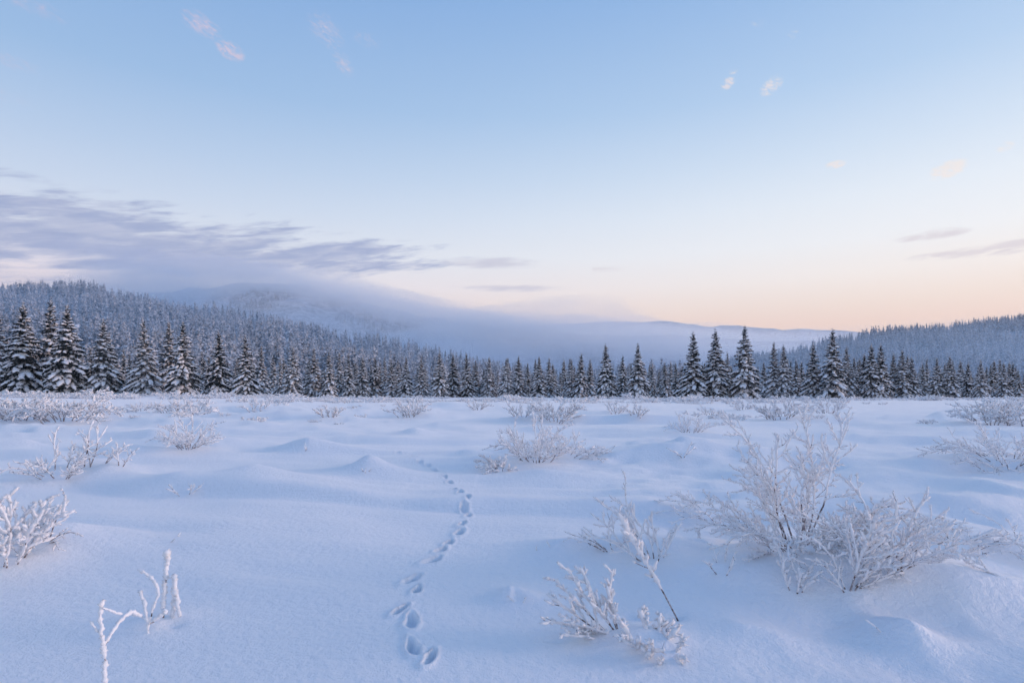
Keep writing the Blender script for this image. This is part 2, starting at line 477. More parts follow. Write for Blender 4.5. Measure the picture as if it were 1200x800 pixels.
RIGHT_H = make_hill([(740, 462), (780, 447), (840, 434), (880, 423), (920, 415), (960, 408), (1000, 401), (1050, 393), (1100, 387), (1150, 382), (1200, 378), (1400, 369), (1800, 380)],
                    right_D, 330, -14, 1.15, 3.0, 8)
mtn_D = lambda p: 2050 + 0 * p
MTN_H = make_hill([(-900, 360), (-300, 352), (0, 348), (140, 346), (220, 338), (275, 331), (315, 327), (345, 331), (400, 345), (460, 360), (520, 374), (580, 385), (650, 389), (750, 392),
                   (850, 396), (950, 400), (1100, 408), (1300, 425), (1700, 440)], mtn_D, 1050, -34, 1.25, 9, 12)
far_D = lambda p: 3800 + 0 * p
FAR_H = make_hill([(200, 420), (420, 392), (560, 381), (700, 377), (760, 375), (800, 378), (835, 381), (870, 382), (905, 385), (940, 385), (1000, 388), (1100, 391), (1250, 395), (1500, 410), (1900, 430)],
                  far_D, 2700, -34, 1.1, 10, 20)
def hill_mesh(name, label, H, p0, p1, np_, ds, m):
    P, Dd = np.meshgrid(np.linspace(p0, p1, np_), ds)
    X = (P - CX) / F * Dd
    Z = H(X, Dd)
    n, k = X.shape
    i, j = np.meshgrid(np.arange(n - 1), np.arange(k - 1), indexing='ij')
    Fq = np.stack([i * k + j, i * k + j + 1, (i + 1) * k + j + 1, (i + 1) * k + j], -1).reshape(-1, 4)
    me = mesh_np(name, np.stack([X.ravel(), Dd.ravel(), Z.ravel()], 1), Fq, [m])
    return tag(link(name, me), label, kind='structure')
hill_mesh('forested_hill', 'long forested hill sloping down from the left', LEFT_H, -800, 880, 220, np.linspace(165, 900, 60), M_HILL)
hill_mesh('forested_hill', 'blue forested hill rising at the right edge', RIGHT_H, 745, 1750, 130, np.linspace(325, 1150, 50), M_HILL)
hill_mesh('mountain', 'snowy mountain half buried in cloud', MTN_H, -800, 1650, 260, np.linspace(1040, 2700, 60), M_MTN)
hill_mesh('far_ridge', 'low distant blue ridge on the horizon', FAR_H, 220, 1850, 160, np.linspace(2690, 4600, 30), M_MTN)

# ------------------------------------------------------------------ spruce trees
class Buf:
    def __init__(s): s.v, s.f, s.m = [], [], []
    def add(s, verts, faces, mi=0):
        o = len(s.v); s.v.extend(verts); s.f.extend([tuple(i + o for i in f) for f in faces]); s.m.extend([mi] * len(faces))
    def mesh(s, name, mats, smooth=False):
        me = bpy.data.meshes.new(name); me.from_pydata(s.v, [], s.f)
        for m in mats: me.materials.append(m)
        me.polygons.foreach_set('material_index', s.m)
        if smooth: me.polygons.foreach_set('use_smooth', [True] * len(s.f))
        return me

def lump(buf, path, w, h, rng, mi=0):
    """a ridge of snow lying along a path of points; widths w and heights h per point"""
    n = len(path); V = []
    for k in range(n):
        p = path[k]
        tdir = (path[min(k + 1, n - 1)] - path[max(k - 1, 0)]); tdir.normalize()
        s = tdir.cross(Vector((0, 0, 1)))
        if s.length < 1e-4: s = Vector((1, 0, 0))
        s.normalize(); up = s.cross(tdir)
        j = rng.uniform(.8, 1.2)
        V += [p - s * w[k], p - s * w[k] * .62 + up * h[k] * .75 * j, p + s * w[k] * .35 + up * h[k] * j, p + s * w[k] * 1.02, p - up * h[k] * .25]
    Fq = []
    for k in range(n - 1):
        for q in range(5):
            a, b_ = k * 5 + q, k * 5 + (q + 1) % 5
            Fq.append((a, b_, b_ + 5, a + 5))
    Fq.append(tuple(range(4, -1, -1))); Fq.append(tuple(range(5 * (n - 1), 5 * n)))
    buf.add([tuple(v) for v in V], Fq, mi)

def spruce(seed, H, R, levels, nb0, nb1, snow=1.0, lod=0, bare=.03, taper=.88):
    """boughs in whorls: dark ragged needles below, ridges of snow on top"""
    rng = random.Random(seed)
    nee, sno, trk = Buf(), Buf(), Buf()
    rings, sides = 6, 6
    V = []
    for k in range(rings):
        z = H * k / (rings - 1) * .97; r = R * .065 * (1 - k / (rings - 1)) + .02
        for q in range(sides):
            a = q * 2 * PI / sides; V.append((r * math.cos(a), r * math.sin(a), z - .4 * (k == 0)))
    trk.add(V, [(k * sides + q, k * sides + (q + 1) % sides, (k + 1) * sides + (q + 1) % sides, (k + 1) * sides + q) for k in range(rings - 1) for q in range(sides)])
    phase = 0.0
    lob = [rng.uniform(-.2, .17) for _ in range(5)]
    for lv in range(levels):
        f = (lv + rng.uniform(-.3, .3)) / (levels - 1)
        f = min(max(f, 0), 1) ** 1.0
        zf = bare + (1 - bare) * f * .985
        nb = int(round(nb0 + (nb1 - nb0) * f)); phase += 2.4
        for q in range(nb):
            a = phase + q * 2 * PI / nb + rng.uniform(-.35, .35)
            side = 1 + lob[q % 5] + .10 * math.sin(3 * a + seed)
            Lb = R * ((1 - zf) ** taper + .035) * side * rng.uniform(.68, 1.12)
            if rng.random() < .10: Lb *= .5
            z0 = zf * H + rng.uniform(-.75, .75) * H / levels
            out = Vector((math.cos(a), math.sin(a), 0))
            drop = (.74 - .58 * f) + rng.uniform(-.16, .18)
            lift = .10 + .55 * f * f
            P = []
            n = 5 if not lod else 3
            bend = rng.uniform(-.16, .16); sidev = Vector((-out.y, out.x, 0))
            for k in range(n + 1):
                tt = k / n
                P.append(out * (Lb * tt) + sidev * (bend * Lb * tt * tt) + Vector((0, 0, z0 + Lb * (lift * tt - drop * tt * tt - .10 * tt + .10 * tt ** 4))))
            def pt(tt):
                k = min(int(tt * n), n - 1); w = tt * n - k
                return P[k].lerp(P[k + 1], w)
            # needles: ragged drooping sprays both sides and below
            spr = 6 if not lod else 2
            for k in range(spr):
                tt = .16 + .80 * (k + rng.random() * .6) / spr
                p = pt(min(tt, .98)); p2 = pt(min(tt + (.20 if not lod else .4), 1))
                ln = Lb * (.36 if not lod else .46) * (1.05 - .62 * tt) * rng.uniform(.7, 1.25) + .07
                for sg in (-1, 1):
                    tip = p + sidev * (sg * ln * .85) + out * ln * .55 + Vector((0, 0, -ln * rng.uniform(.25, .75)))
                    nee.add([tuple(p), tuple(p2), tuple(tip)], [(0, 1, 2)])
                if not lod or k == 0:
                    tip = p.lerp(p2, .6) + sidev * (rng.uniform(-.25, .25) * ln) + Vector((0, 0, -ln * rng.uniform(.55, 1.0)))
                    nee.add([tuple(p), tuple(p2), tuple(tip)], [(0, 1, 2)])
            if not lod:
                tp = P[-1] + (P[-1] - P[-2]) * .35
                nee.add([tuple(P[-2] + sidev * Lb * .05), tuple(P[-2] - sidev * Lb * .05), tuple(tp)], [(0, 1, 2)])
            # snow resting on the bough
            if rng.random() > .94 * snow + .02: continue
            wd = Lb * (.150 if not lod else .34) * rng.uniform(.7, 1.2) + .045; hh = wd * rng.uniform(.45, .72)
            if lod:
                ts = (.10, .62, 1.02); prof = (.55, 1.0, .12)
                pth = [pt(min(v, 1)) + Vector((0, 0, wd * .08)) for v in ts]
                V = []
                for p, w_ in zip(pth, prof):
                    V += [tuple(p - sidev * wd * w_), tuple(p + Vector((0, 0, hh * w_ * 1.1))), tuple(p + sidev * wd * w_)]
                sno.add(V, [(0, 1, 4, 3), (1, 2, 5, 4), (3, 4, 7, 6), (4, 5, 8, 7)])
            else:
                for (t0, t1) in ([(.14, .52), (.50, .99)] if Lb > 1.0 else [(.12, 1.0)]):
                    if rng.random() < .10: continue
                    ts = [t0 + (t1 - t0) * k / 4 for k in range(5)]
                    prof = [.45, .95, 1.12, .85, .22]
                    pth = [pt(min(v, 1)) + Vector((0, 0, wd * .10)) for v in ts]
                    kk = (1.05 - .35 * (t0 > .3))
                    lump(sno, pth, [wd * v * kk * rng.uniform(.8, 1.2) for v in prof], [hh * v * kk for v in prof], rng)
                # smaller pads on the side sprays
                for k in range(int(3 + 3.2 * min(Lb, 2.0))):
                    tt = rng.uniform(.25, .95); p = pt(tt); sg = rng.choice((-1, 1))
                    ln = Lb * .28 * (1.05 - .6 * tt) * rng.uniform(.6, 1.2)
                    tip = p + sidev * (sg * ln * .85) + out * ln * .55 + Vector((0, 0, -ln * rng.uniform(.2, .5)))
                    w2 = wd * rng.uniform(.35, .62)
                    lump(sno, [p.lerp(tip, .2), p.lerp(tip, .65), p.lerp(tip, 1.08)], [w2 * .8, w2, w2 * .25], [w2 * .6, w2 * .7, w2 * .15], rng)
    # shaded twigs close to the stem: hanging ragged blades
    nbl = 260 if not lod else 26
    for k in range(nbl):
        zf = (k + rng.random()) / nbl * .94; a = rng.uniform(0, 6.28)
        rr = R * ((1 - zf) ** taper) * rng.uniform(.12, .58); z = zf * H + .2
        c, s_ = math.cos(a), math.sin(a); wl = (.16 if not lod else .42) * R * (1.1 - .8 * zf); hl = wl * rng.uniform(1.2, 2.2)
        nee.add([(rr * c - s_ * wl, rr * s_ + c * wl, z), (rr * c + s_ * wl, rr * s_ - c * wl, z + rng.uniform(-.1, .1)), (rr * c * 1.15, rr * s_ * 1.15, z - hl)], [(0, 1, 2)])
    # leader
    sno.add([(-.05, 0, H * .95), (.05, 0, H * .95), (0, .06, H * .95), (0, 0, H * 1.012)], [(0, 1, 3), (1, 2, 3), (2, 0, 3)])
    return nee, sno, trk

SPR = []        # nominal height 10 m
for k, (R, lv, a, b_, sn, tp) in enumerate([(2.35, 30, 10, 6, 1.0, .90), (2.05, 30, 10, 5, 1.0, .86), (2.55, 31, 10, 6, .98, .95), (1.8, 30, 9, 5, 1.0, .85),
                                            (2.2, 29, 10, 5, .80, .92), (1.5, 28, 8, 4, 1.0, .84)]):
    n_, s_, t_ = spruce(100 + k, 10.0, R, lv, a, b_, sn, 0, .02, tp)
    SPR.append((t_.mesh('spruce_trunk', [M_BARK], True), n_.mesh('spruce_crown', [M_NEEDLE]), s_.mesh('spruce_snow', [M_TSNOW], True)))
def place_spruce(v, loc, h, rz, label, group=None, wide=1.0):
    s = h / 10.0
    o = empty('spruce_tree', loc, rz, (s * wide, s * wide, s))
    o.rotation_euler = (rng.gauss(0, .018), rng.gauss(0, .018), rz)
    tag(o, label, 'tree', group)
    for nm, me in zip(('trunk', 'crown', 'bough_snow'), SPR[v]): link(nm, me, o)
    return o

rng = random.Random(7)
# px of the tip, py of the tip, distance, kind, width factor, label
FRONT = [
 (-4, 368, 96, 2, 1.0, 'snow-laden spruce cut by the left edge of the picture'),
 (27, 354, 96, 0, 1.05, 'tall snowy spruce nearest the left edge that shows whole'),
 (59, 350, 101, 1, .95, 'tallest dark spruce at far left, standing half behind its right neighbour'),
 (78, 356, 95, 2, 1.0, 'broad snow-laden spruce in front of the tallest dark one at far left'),
 (120, 372, 97, 2, .95, 'snowy spruce with a lower second tip at its right shoulder, far left'),
 (131, 388, 100, 3, .9, 'low slim spruce tucked behind the right shoulder of a taller one'),
 (171, 373, 98, 1, 1.0, 'lone slender snowy spruce with a gap on either side, left of the close pair'),
 (199, 376, 102, 3, 1.0, 'slim spruce behind the left half of the close pair on the left'),
 (213, 376, 96, 2, 1.0, 'broad white-boughed spruce, front one of the close pair on the left'),
 (257, 386, 98, 4, .95, 'dark spruce right of the broad white-boughed one, sparsely snowed'),
 (288, 391, 99, 1, 1.05, 'snowy spruce second to the right of the close pair on the left'),
 (306, 404, 110, 3, 1.0, 'small slim spruce between two larger ones, left of centre'),
 (343, 404, 100, 2, .95, 'bright snow-covered spruce left of the dark bare-looking one'),
 (368, 405, 103, 4, 1.0, 'dark thinly snowed spruce beside the bright snow-covered one, left of centre'),
 (385, 411, 101, 1, 1.0, 'snowy spruce touching the right side of the dark thinly snowed one'),
 (397, 412, 112, 3, 1.0, 'slim spruce second to the right of the dark thinly snowed one'),
 (409, 413, 106, 5, 1.2, 'narrow spruce third to the right of the dark thinly snowed one'),
 (425, 417, 108, 0, .95, 'cone-shaped spruce fourth to the right of the dark thinly snowed one'),
 (440, 418, 112, 4, 1.0, 'dark cone-shaped spruce fifth to the right of the thinly snowed one'),
 (458, 420, 110, 1, 1.0, 'small spruce left of a bright one, above the low shrub patch left of centre'),
 (475, 417, 106, 2, .9, 'bright snowy spruce directly above the low shrub patch left of centre'),
 (493, 417, 114, 1, 1.0, 'small spruce right of the bright one above the low shrub patch'),
 (516, 411, 106, 0, .95, 'pointed spruce, tallest just left of where the hill meets the treeline'),
 (532, 413, 110, 4, .95, 'dark spruce right beside the pointed one at the foot of the hill slope'),
 (548, 413, 109, 3, 1.05, 'slim frosted spruce second right of the pointed one at the hill foot'),
 (558, 420, 116, 5, 1.2, 'thin spruce third right of the pointed one at the hill foot'),
 (573, 417, 110, 0, .9, 'spruce fourth right of the pointed one at the hill foot'),
 (592, 419, 108, 2, .95, 'spruce above the left tips of the big mid-field shrub'),
 (607, 416, 113, 1, 1.0, 'spruce directly above the big mid-field shrub'),
 (632, 417, 108, 2, .92, 'dark wide-based spruce above the far shrub clump near centre'),
 (643, 418, 118, 3, 1.0, 'slim spruce behind the wide-based one near centre'),
 (669, 420, 112, 0, .95, 'dark spruce between the far shrub clump and the two right-centre spires'),
 (679, 413, 107, 1, 1.0, 'pointed spruce left of the two right-centre spires'),
 (691, 420, 118, 3, 1.0, 'small spruce just left of the two right-centre spires'),
 (711, 402, 100, 0, .92, 'left one of the two separate dark spires right of centre'),
 (729, 415, 116, 4, .9, 'dark spruce between the two separate spires right of centre'),
 (748, 401, 100, 2, .90, 'right one of the two separate spires right of centre'),
 (763, 424, 116, 3, 1.0, 'small frosted spruce right of the two separate spires'),
 (780, 424, 108, 1, 1.0, 'small dark spruce left of the three tall right-hand spruces'),
 (793, 424, 114, 0, .95, 'low spruce touching the first of the three tall right-hand spruces'),
 (813, 388, 97, 1, 1.08, 'left one of the three tall right-hand spruces, with open upper boughs'),
 (839, 385, 97, 0, 1.0, 'middle one of the three tall right-hand spruces'),
 (852, 411, 118, 5, 1.1, 'thin dark spire behind the gap between two of the three tall spruces'),
 (872, 381, 95, 2, .98, 'tallest right one of the three tall right-hand spruces, with a dark core'),
 (895, 423, 112, 1, 1.0, 'low spruce right beside the tallest of the three tall spruces'),
 (907, 400, 101, 3, 1.0, 'slim spruce, left of the pair right of the three tall spruces'),
 (919, 403, 100, 0, .85, 'slim spruce, right of the pair right of the three tall spruces'),
 (932, 420, 112, 5, 1.2, 'short thin spruce left of the lone dark one on the right'),
 (953, 401, 100, 1, 1.0, 'grey snowy spruce touching the left side of the lone dark tall one'),
 (976, 384, 96, 4, .98, 'lone tall dark spruce with a bare spiky tip behind the big shrub'),
 (992, 405, 101, 0, .9, 'snowy spruce touching the right side of the lone dark tall one'),
 (1001, 418, 108, 3, 1.0, 'small spruce filling the gap right of the lone dark tall one'),
 (1014, 413, 101, 4, 1.0, 'dark spruce at the left end of the dense right-hand clump'),
 (1022, 402, 99, 0, .92, 'tall left spruce of the dense right-hand clump'),
 (1033, 402, 99, 1, 1.0, 'tall right spruce of the dense right-hand clump'),
 (1046, 413, 103, 2, .85, 'lower snowy spruce at the right end of the dense right-hand clump'),
 (1059, 409, 101, 3, 1.1, 'brownish slim spruce next right of the dense clump'),
 (1069, 417, 103, 0, .9, 'spruce second to the right of the dense clump'),
 (1082, 426, 110, 5, 1.2, 'low thin spruce in the dip right of the dense clump'),
 (1098, 418, 102, 2, .88, 'snowy spruce left of the close right-hand couple near the edge'),
 (1110, 424, 106, 4, .9, 'darker spruce of the close right-hand couple near the edge'),
 (1114, 416, 101, 1, 1.0, 'taller spruce of the close right-hand couple near the edge'),
 (1134, 424, 106, 0, .9, 'grey spruce fourth in from the right edge'),
 (1150, 420, 101, 2, .85, 'dark spruce third in from the right edge'),
 (1161, 426, 110, 3, 1.0, 'thin spruce squeezed between two dark ones near the right edge'),
 (1177, 424, 103, 0, .95, 'spruce second in from the right edge'),
 (1193, 432, 106, 1, 1.0, 'low spruce at the right edge of the picture'),
 (1215, 420, 103, 2, .9, None),
]
for px, py, d, v, w, lab in FRONT:
    if lab is None: continue
    x = (px - CX) / F * d
    z = float(ground(np.array([x]), np.array([float(d)]))[0])
    h = EYE + (HY - py) / F * d - z
    place_spruce(v, (x, d, z - .1), h, rng.uniform(0, 6.28), lab, 'spruces along the edge of the field', w * 1.12)
# the rows packed behind them
ZONES = [(0, 300, 'spruce packed behind the front row at the left, below the hill'), (300, 520, 'small spruce packed behind the front row left of centre'),
         (520, 720, 'small spruce packed behind the front row at the centre'), (720, 900, 'small spruce packed behind the three tall right-hand spruces and their neighbours'),
         (900, 1200, 'small spruce packed behind the front row at the right')]
count = 0
for k in range(190):
    px = -15 + 1230 * (k + rng.random()) / 190
    d = rng.uniform(112, 185)
    x = (px - CX) / F * d
    z = float(ground(np.array([x]), np.array([d]))[0])
    top = np.interp(px, [0, 150, 300, 450, 600, 750, 900, 1050, 1200], [408, 413, 420, 428, 429, 430, 429, 426, 430]) + rng.gauss(0, 6)
    h = max(5.5, EYE + (HY - top) / F * d - z)
    lab, grp = next((l, l.replace('spruce packed', 'spruces packed', 1)) for a, b_, l in ZONES if px < b_ or b_ == 1200)
    place_spruce(rng.choice((0, 1, 2, 3, 3, 4, 5)), (x, d, z - .1), h, rng.uniform(0, 6.28), lab, grp, rng.uniform(.95, 1.25))

# ------------------------------------------------------------------ forests on the hills (instanced mass)
def source_tree(seed, R, lv, nb, snow):
    n, s, t_ = spruce(seed, 10.0, R, lv, nb, nb - 1, snow, 1, .02, .85)
    b_ = Buf(); b_.add(n.v, n.f, 0); b_.add(s.v, s.f, 1)
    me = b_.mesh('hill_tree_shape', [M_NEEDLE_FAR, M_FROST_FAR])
    return bpy.data.objects.new('hill_tree_shape', me)
HILLSRC = [source_tree(300, 2.3, 8, 6, 1.0), source_tree(301, 1.9, 8, 6, 1.0), source_tree(302, 2.6, 7, 6, 1.0), source_tree(303, 2.2, 8, 6, .9)]
def scatter(name, label, pts, rots, scales, kinds, sources, cat='forest'):
    me = bpy.data.meshes.new(name)
    me.vertices.add(len(pts)); me.vertices.foreach_set('co', np.asarray(pts, np.float32).ravel())
    for nm, typ, key, data in (('rot', 'FLOAT_VECTOR', 'vector', rots), ('scl', 'FLOAT_VECTOR', 'vector', scales), ('kind', 'INT', 'value', kinds)):
        a = me.attributes.new(nm, typ, 'POINT'); a.data.foreach_set(key, np.asarray(data).ravel())
    ng = bpy.data.node_groups.new(name + '_nodes', 'GeometryNodeTree')
    ng.interface.new_socket('Geometry', in_out='INPUT', socket_type='NodeSocketGeometry')
    ng.interface.new_socket('Geometry', in_out='OUTPUT', socket_type='NodeSocketGeometry')
    gi = ng.nodes.new('NodeGroupInput'); go = ng.nodes.new('NodeGroupOutput'); jn = ng.nodes.new('GeometryNodeJoinGeometry')
    def attr(nm, typ):
        n = ng.nodes.new('GeometryNodeInputNamedAttribute'); n.data_type = typ; n.inputs['Name'].default_value = nm; return n.outputs[0]
    ra, sa, ka = attr('rot', 'FLOAT_VECTOR'), attr('scl', 'FLOAT_VECTOR'), attr('kind', 'INT')
    for k, src in enumerate(sources):
        oi = ng.nodes.new('GeometryNodeObjectInfo'); oi.inputs['Object'].default_value = src
        cp = ng.nodes.new('FunctionNodeCompare'); cp.data_type = 'INT'; cp.operation = 'EQUAL'
        ng.links.new(ka, cp.inputs[2]); cp.inputs[3].default_value = k
        ip = ng.nodes.new('GeometryNodeInstanceOnPoints')
        ng.links.new(gi.outputs[0], ip.inputs['Points']); ng.links.new(cp.outputs[0], ip.inputs['Selection'])
        ng.links.new(oi.outputs['Geometry'], ip.inputs['Instance'])
        ng.links.new(ra, ip.inputs['Rotation']); ng.links.new(sa, ip.inputs['Scale'])
        ng.links.new(ip.outputs[0], jn.inputs[0])
    ng.links.new(jn.outputs[0], go.inputs[0])
    o = link(name, me); md = o.modifiers.new('scatter', 'NODES'); md.node_group = ng
    return tag(o, label, cat, kind='stuff')
R_ = np.random.default_rng(5)
def forest(name, label, H, Dfun, p0, p1, d0, dover, spacing, h0, h1, sources, gap=None):
    dm = float(np.max(Dfun(np.linspace(p0, p1, 50)))) + dover
    area = (p1 - p0) / F * (dm ** 2 - d0 ** 2) / 2
    n = int(area / spacing ** 2)
    d = np.sqrt(R_.uniform(d0 ** 2, dm ** 2, n)); p = R_.uniform(p0, p1, n)
    x = (p - CX) / F * d
    keep = d < Dfun(p) + dover
    keep &= (vnoise(x * .05, d * .05, 61) > -.72) & (fbm(x * .011, d * .008, 67, 3) > -.75)
    if gap is not None: keep &= gap(p, d, x)
    x, d, p = x[keep], d[keep], p[keep]
    z = H(x, d) - .3
    hh = R_.uniform(h0, h1, len(x)) * (1 + .28 * vnoise(x * .02, d * .02, 91)) / 10.0 * np.interp(p, [0, 250, 640, 800], [1.0, .95, .58, 1.0])
    ww = hh * R_.uniform(.85, 1.2, len(x))
    rot = np.zeros((len(x), 3)); rot[:, 2] = R_.uniform(0, 6.28, len(x)); rot[:, :2] = R_.normal(0, .02, (len(x), 2))
    return scatter(name, label, np.stack([x, d, z], 1), rot, np.stack([ww, ww, hh], 1), R_.integers(0, len(sources), len(x)).astype(np.int32), sources)
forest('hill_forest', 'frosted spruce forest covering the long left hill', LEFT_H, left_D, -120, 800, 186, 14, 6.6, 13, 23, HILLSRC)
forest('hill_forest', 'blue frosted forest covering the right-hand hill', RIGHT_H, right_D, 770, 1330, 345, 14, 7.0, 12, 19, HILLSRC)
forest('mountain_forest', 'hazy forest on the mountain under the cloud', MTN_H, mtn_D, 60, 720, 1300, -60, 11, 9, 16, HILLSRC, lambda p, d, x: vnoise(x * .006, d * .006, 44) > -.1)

# ------------------------------------------------------------------ frosted shrubs
def tube(buf, pts, rads, sides, cap=True, mi=0):
    n = len(pts); V = []; ref = None
    for k in range(n):
        t_ = pts[min(k + 1, n - 1)] - pts[max(k - 1, 0)]
        if t_.length < 1e-7: t_ = Vector((0, 0, 1))
        t_.normalize()
        if ref is None: ref = t_.orthogonal()
        ref = (ref - t_ * ref.dot(t_))
        if ref.length < 1e-5: ref = t_.orthogonal()
        ref.normalize(); bi = t_.cross(ref)
        for q in range(sides):
            a = 2 * PI * q / sides; rr = rads[k] if not hasattr(rads[k], '__len__') else rads[k][q]
            p = pts[k] + (ref * math.cos(a) + bi * math.sin(a)) * rr
            V.append((p.x, p.y, p.z))
    Fq = [(k * sides + q, k * sides + (q + 1) % sides, (k + 1) * sides + (q + 1) % sides, (k + 1) * sides + q) for k in range(n - 1) for q in range(sides)]
    if cap:
        Fq.append(tuple(range(sides - 1, -1, -1))); Fq.append(tuple(range((n - 1) * sides, n * sides)))
    buf.add(V, Fq, mi)

def grow(p, d, length, level, S, rng, out):
    """one branch as a list of points, then its side branches"""
    step = S['step'] * (1 if level else 1.2)
    n = max(2, int(length / step))
    pts = [p.copy()]; d = d.normalized(); wob = S['wob'] * (1 + .5 * level)
    for k in range(n):
        f = k / n
        d = d + Vector((rng.gauss(0, wob), rng.gauss(0, wob), rng.gauss(0, wob * .8)))
        if level == 0: d.z += S['droop'] * -f * step * 3
        else: d.z += S['up'] * step
        d.normalize()
        p = p + d * (length / n); pts.append(p.copy())
    out.append((level, pts))
    if level >= S['levels']: return
    nb = S['nb'][level]; sg = rng.choice((-1, 1))
    nb = max(1, int(nb * rng.uniform(.75, 1.25)))
    for k in range(nb):
        f = S['f0'][level] + (1 - S['f0'][level]) * (k + rng.random() * .8) / nb
        i = min(int(f * n), n - 1); q = pts[i].lerp(pts[i + 1], f * n - i if f < 1 else 1)
        t_ = (pts[i + 1] - pts[i]).normalized()
        side = t_.cross(Vector((rng.gauss(0, .5), rng.gauss(0, .5), 1)))
        if side.length < 1e-3: side = Vector((1, 0, 0))
        side.normalize(); sg = -sg
        if rng.random() < .3: side = (side + t_.cross(side) * rng.uniform(-1.2, 1.2)).normalized()
        an = math.radians(rng.uniform(28, 58))
        grow(q, t_ * math.cos(an) + side * sg * math.sin(an), length * S['ratio'][level] * rng.uniform(.55, 1.15) * (1.15 - .6 * f), level + 1, S, rng, out)

def coat(branches, S, rng, wood, frost, floor=None):
    """bark tubes, and rime that sits on their upper and windward sides in knobs and feathers"""
    fr, wr = S['fr'], S['wr']
    wind = Vector((-.35, -.30, .75)).normalized()
    for level, pts in branches:
        n = len(pts) - 1
        L0 = sum((pts[k + 1] - pts[k]).length for k in range(n))
        tube(wood, pts, [max(wr[level] * (1 - .55 * k / n), wr[-1] * .7) for k in range(n + 1)], 4 if level == 0 else 3, False)
        bare = S['bare'] if level == 0 else (0.05 if rng.random() > S.get('nude', .025) else .7)
        off = rng.uniform(0, 9); run_p, run_r = [], []
        def flush():
            if len(run_p) > 1: tube(frost, run_p, run_r, S['sides'])
            run_p.clear(); run_r.clear()
        seg = S['fstep']; m = max(2, int(L0 / seg))
        for k in range(m + 1):
            f = k / m; i = min(int(f * n), n - 1); q = pts[i].lerp(pts[i + 1], f * n - i)
            hole = (f < bare and rng.random() < .8) or rng.random() < .02
            if hole: flush(); continue
            grow_ = 1 + .35 * f if level else .8 + .5 * f
            r = fr[level] * grow_ * rng.uniform(.62, 1.38)
            if k == m: r *= .55
            rl = [r * rng.uniform(.7, 1.3) for _ in range(S['sides'])]
            run_p.append(q + wind * (r * .45)); run_r.append(rl)
            if rng.random() < S['spike']:
                dr = Vector((rng.gauss(0, 1), rng.gauss(0, 1), rng.gauss(.35, .8))).normalized(); ln = r * rng.uniform(1.6, 3.2) * S.get('spl', 1)
                o_ = dr.orthogonal().normalized() * r * .55; o2 = dr.cross(o_)
                b0 = q + wind * (r * .4)
                frost.add([tuple(b0 + o_), tuple(b0 - o_ * .5 + o2 * .9), tuple(b0 - o_ * .5 - o2 * .9), tuple(b0 + dr * ln)], [(0, 1, 3), (1, 2, 3), (2, 0, 3)])
        flush()

NEAR = dict(step=.05, wob=.11, droop=.9, up=1.2, levels=2, nb=(14, 8), f0=(.18, .12), ratio=(.34, .30), fr=(.0072, .0056, .0050), wr=(.0058, .0024, .0015),
            bare=.14, sides=4, fstep=.019, spike=.8)
MID = dict(NEAR, nb=(10, 5), fr=(.0108, .009, .0082), wr=(.009, .004, .0026), sides=4, fstep=.045, spike=.4, step=.10, ratio=(.38, .38))
FAR = dict(NEAR, nb=(7, 3), fr=(.026, .024, .022), wr=(.02, .012, .008), sides=3, fstep=.12, spike=.45, step=.16, ratio=(.42, .42), bare=.10)

def shrub(name, label, loc, stems, S, seed, cat='shrub', group=None, split=True):
    """stems: (dx, dy, direction, length, overrides). Each stem is a part, the rime on it its sub-part"""
    rng = random.Random(seed)
    root = empty(name, loc); tag(root, label, cat, group)
    for st in stems:
        dx_, dy_, dr, ln = st[:4]; SS = dict(S, **(st[4] if len(st) > 4 else {}))
        zz = float(ground(np.array([loc[0] + dx_]), np.array([loc[1] + dy_]))[0]) - loc[2] - .03
        br = []; grow(Vector((dx_, dy_, zz)), Vector(dr), ln, 0, SS, rng, br)
        w, f = Buf(), Buf(); coat(br, SS, rng, w, f)
        so_ = link('stem', w.mesh('stem', [M_TWIG], True), root)
        if f.v: link('rime', f.mesh('rime', [M_RIME if S is not FAR else M_RIME_FAR], True), so_)['kind'] = 'stuff'
    return root
def fan(n, spread, up, len0, len1, rng, base=.12, az0=0., az1=2 * PI, extra=None):
    out = []
    for k in range(n):
        a = az0 + (az1 - az0) * (k + rng.random() * .9) / n
        s = spread * rng.uniform(.5, 1.15)
        t_ = (base * math.cos(a) * rng.uniform(.3, 1), base * math.sin(a) * rng.uniform(.3, 1), (math.cos(a) * s, math.sin(a) * s, up * rng.uniform(.7, 1.25)), rng.uniform(len0, len1))
        out.append(t_ + ((extra,) if extra else ()))
    return out
rg = random.Random(11)
# the big shrub on the right
tall = dict(bare=.33, droop=-.12, nb=(15, 7), ratio=(.30, .34), f0=(.34, .1), wr=(.0085, .0030, .0016))
B = [(-.02, .0, (.66, .1, 1.0), 1.42, tall), (.05, .05, (.42, .3, 1.05), 1.28, tall), (-.06, .02, (.02, .1, 1.0), 1.30, tall), (-.10, .10, (-.10, .2, 1.0), 1.15, tall),
     (.10, .12, (.20, .3, 1.0), 1.25, tall), (.0, .1, (.30, -.1, 1.), .85, tall), (-.14, -.05, (-.35, -.2, 1.0), .85, tall)]
B += fan(9, 1.0, .55, .60, .92, rg, .28, 2.2, 4.1)                    # sweeping out to the left
B += fan(7, .9, .55, .5, .8, rg, .3, -1.0, 1.0)                     # sweeping out to the right
B += fan(6, .85, .5, .4, .65, rg, .25, 4.0, 5.6)                       # short ones in front
B += fan(4, .8, .7, .7, .95, rg, .25, 1.1, 2.1)
B = [(a + .05, b_, c, d, *e) for a, b_, c, d, *e in B]
shrub('frosted_shrub', 'largest frosted shrub with tall dark-stemmed branches, right foreground', at(935, 642), B, NEAR, 21)
q = at(1030, 656)
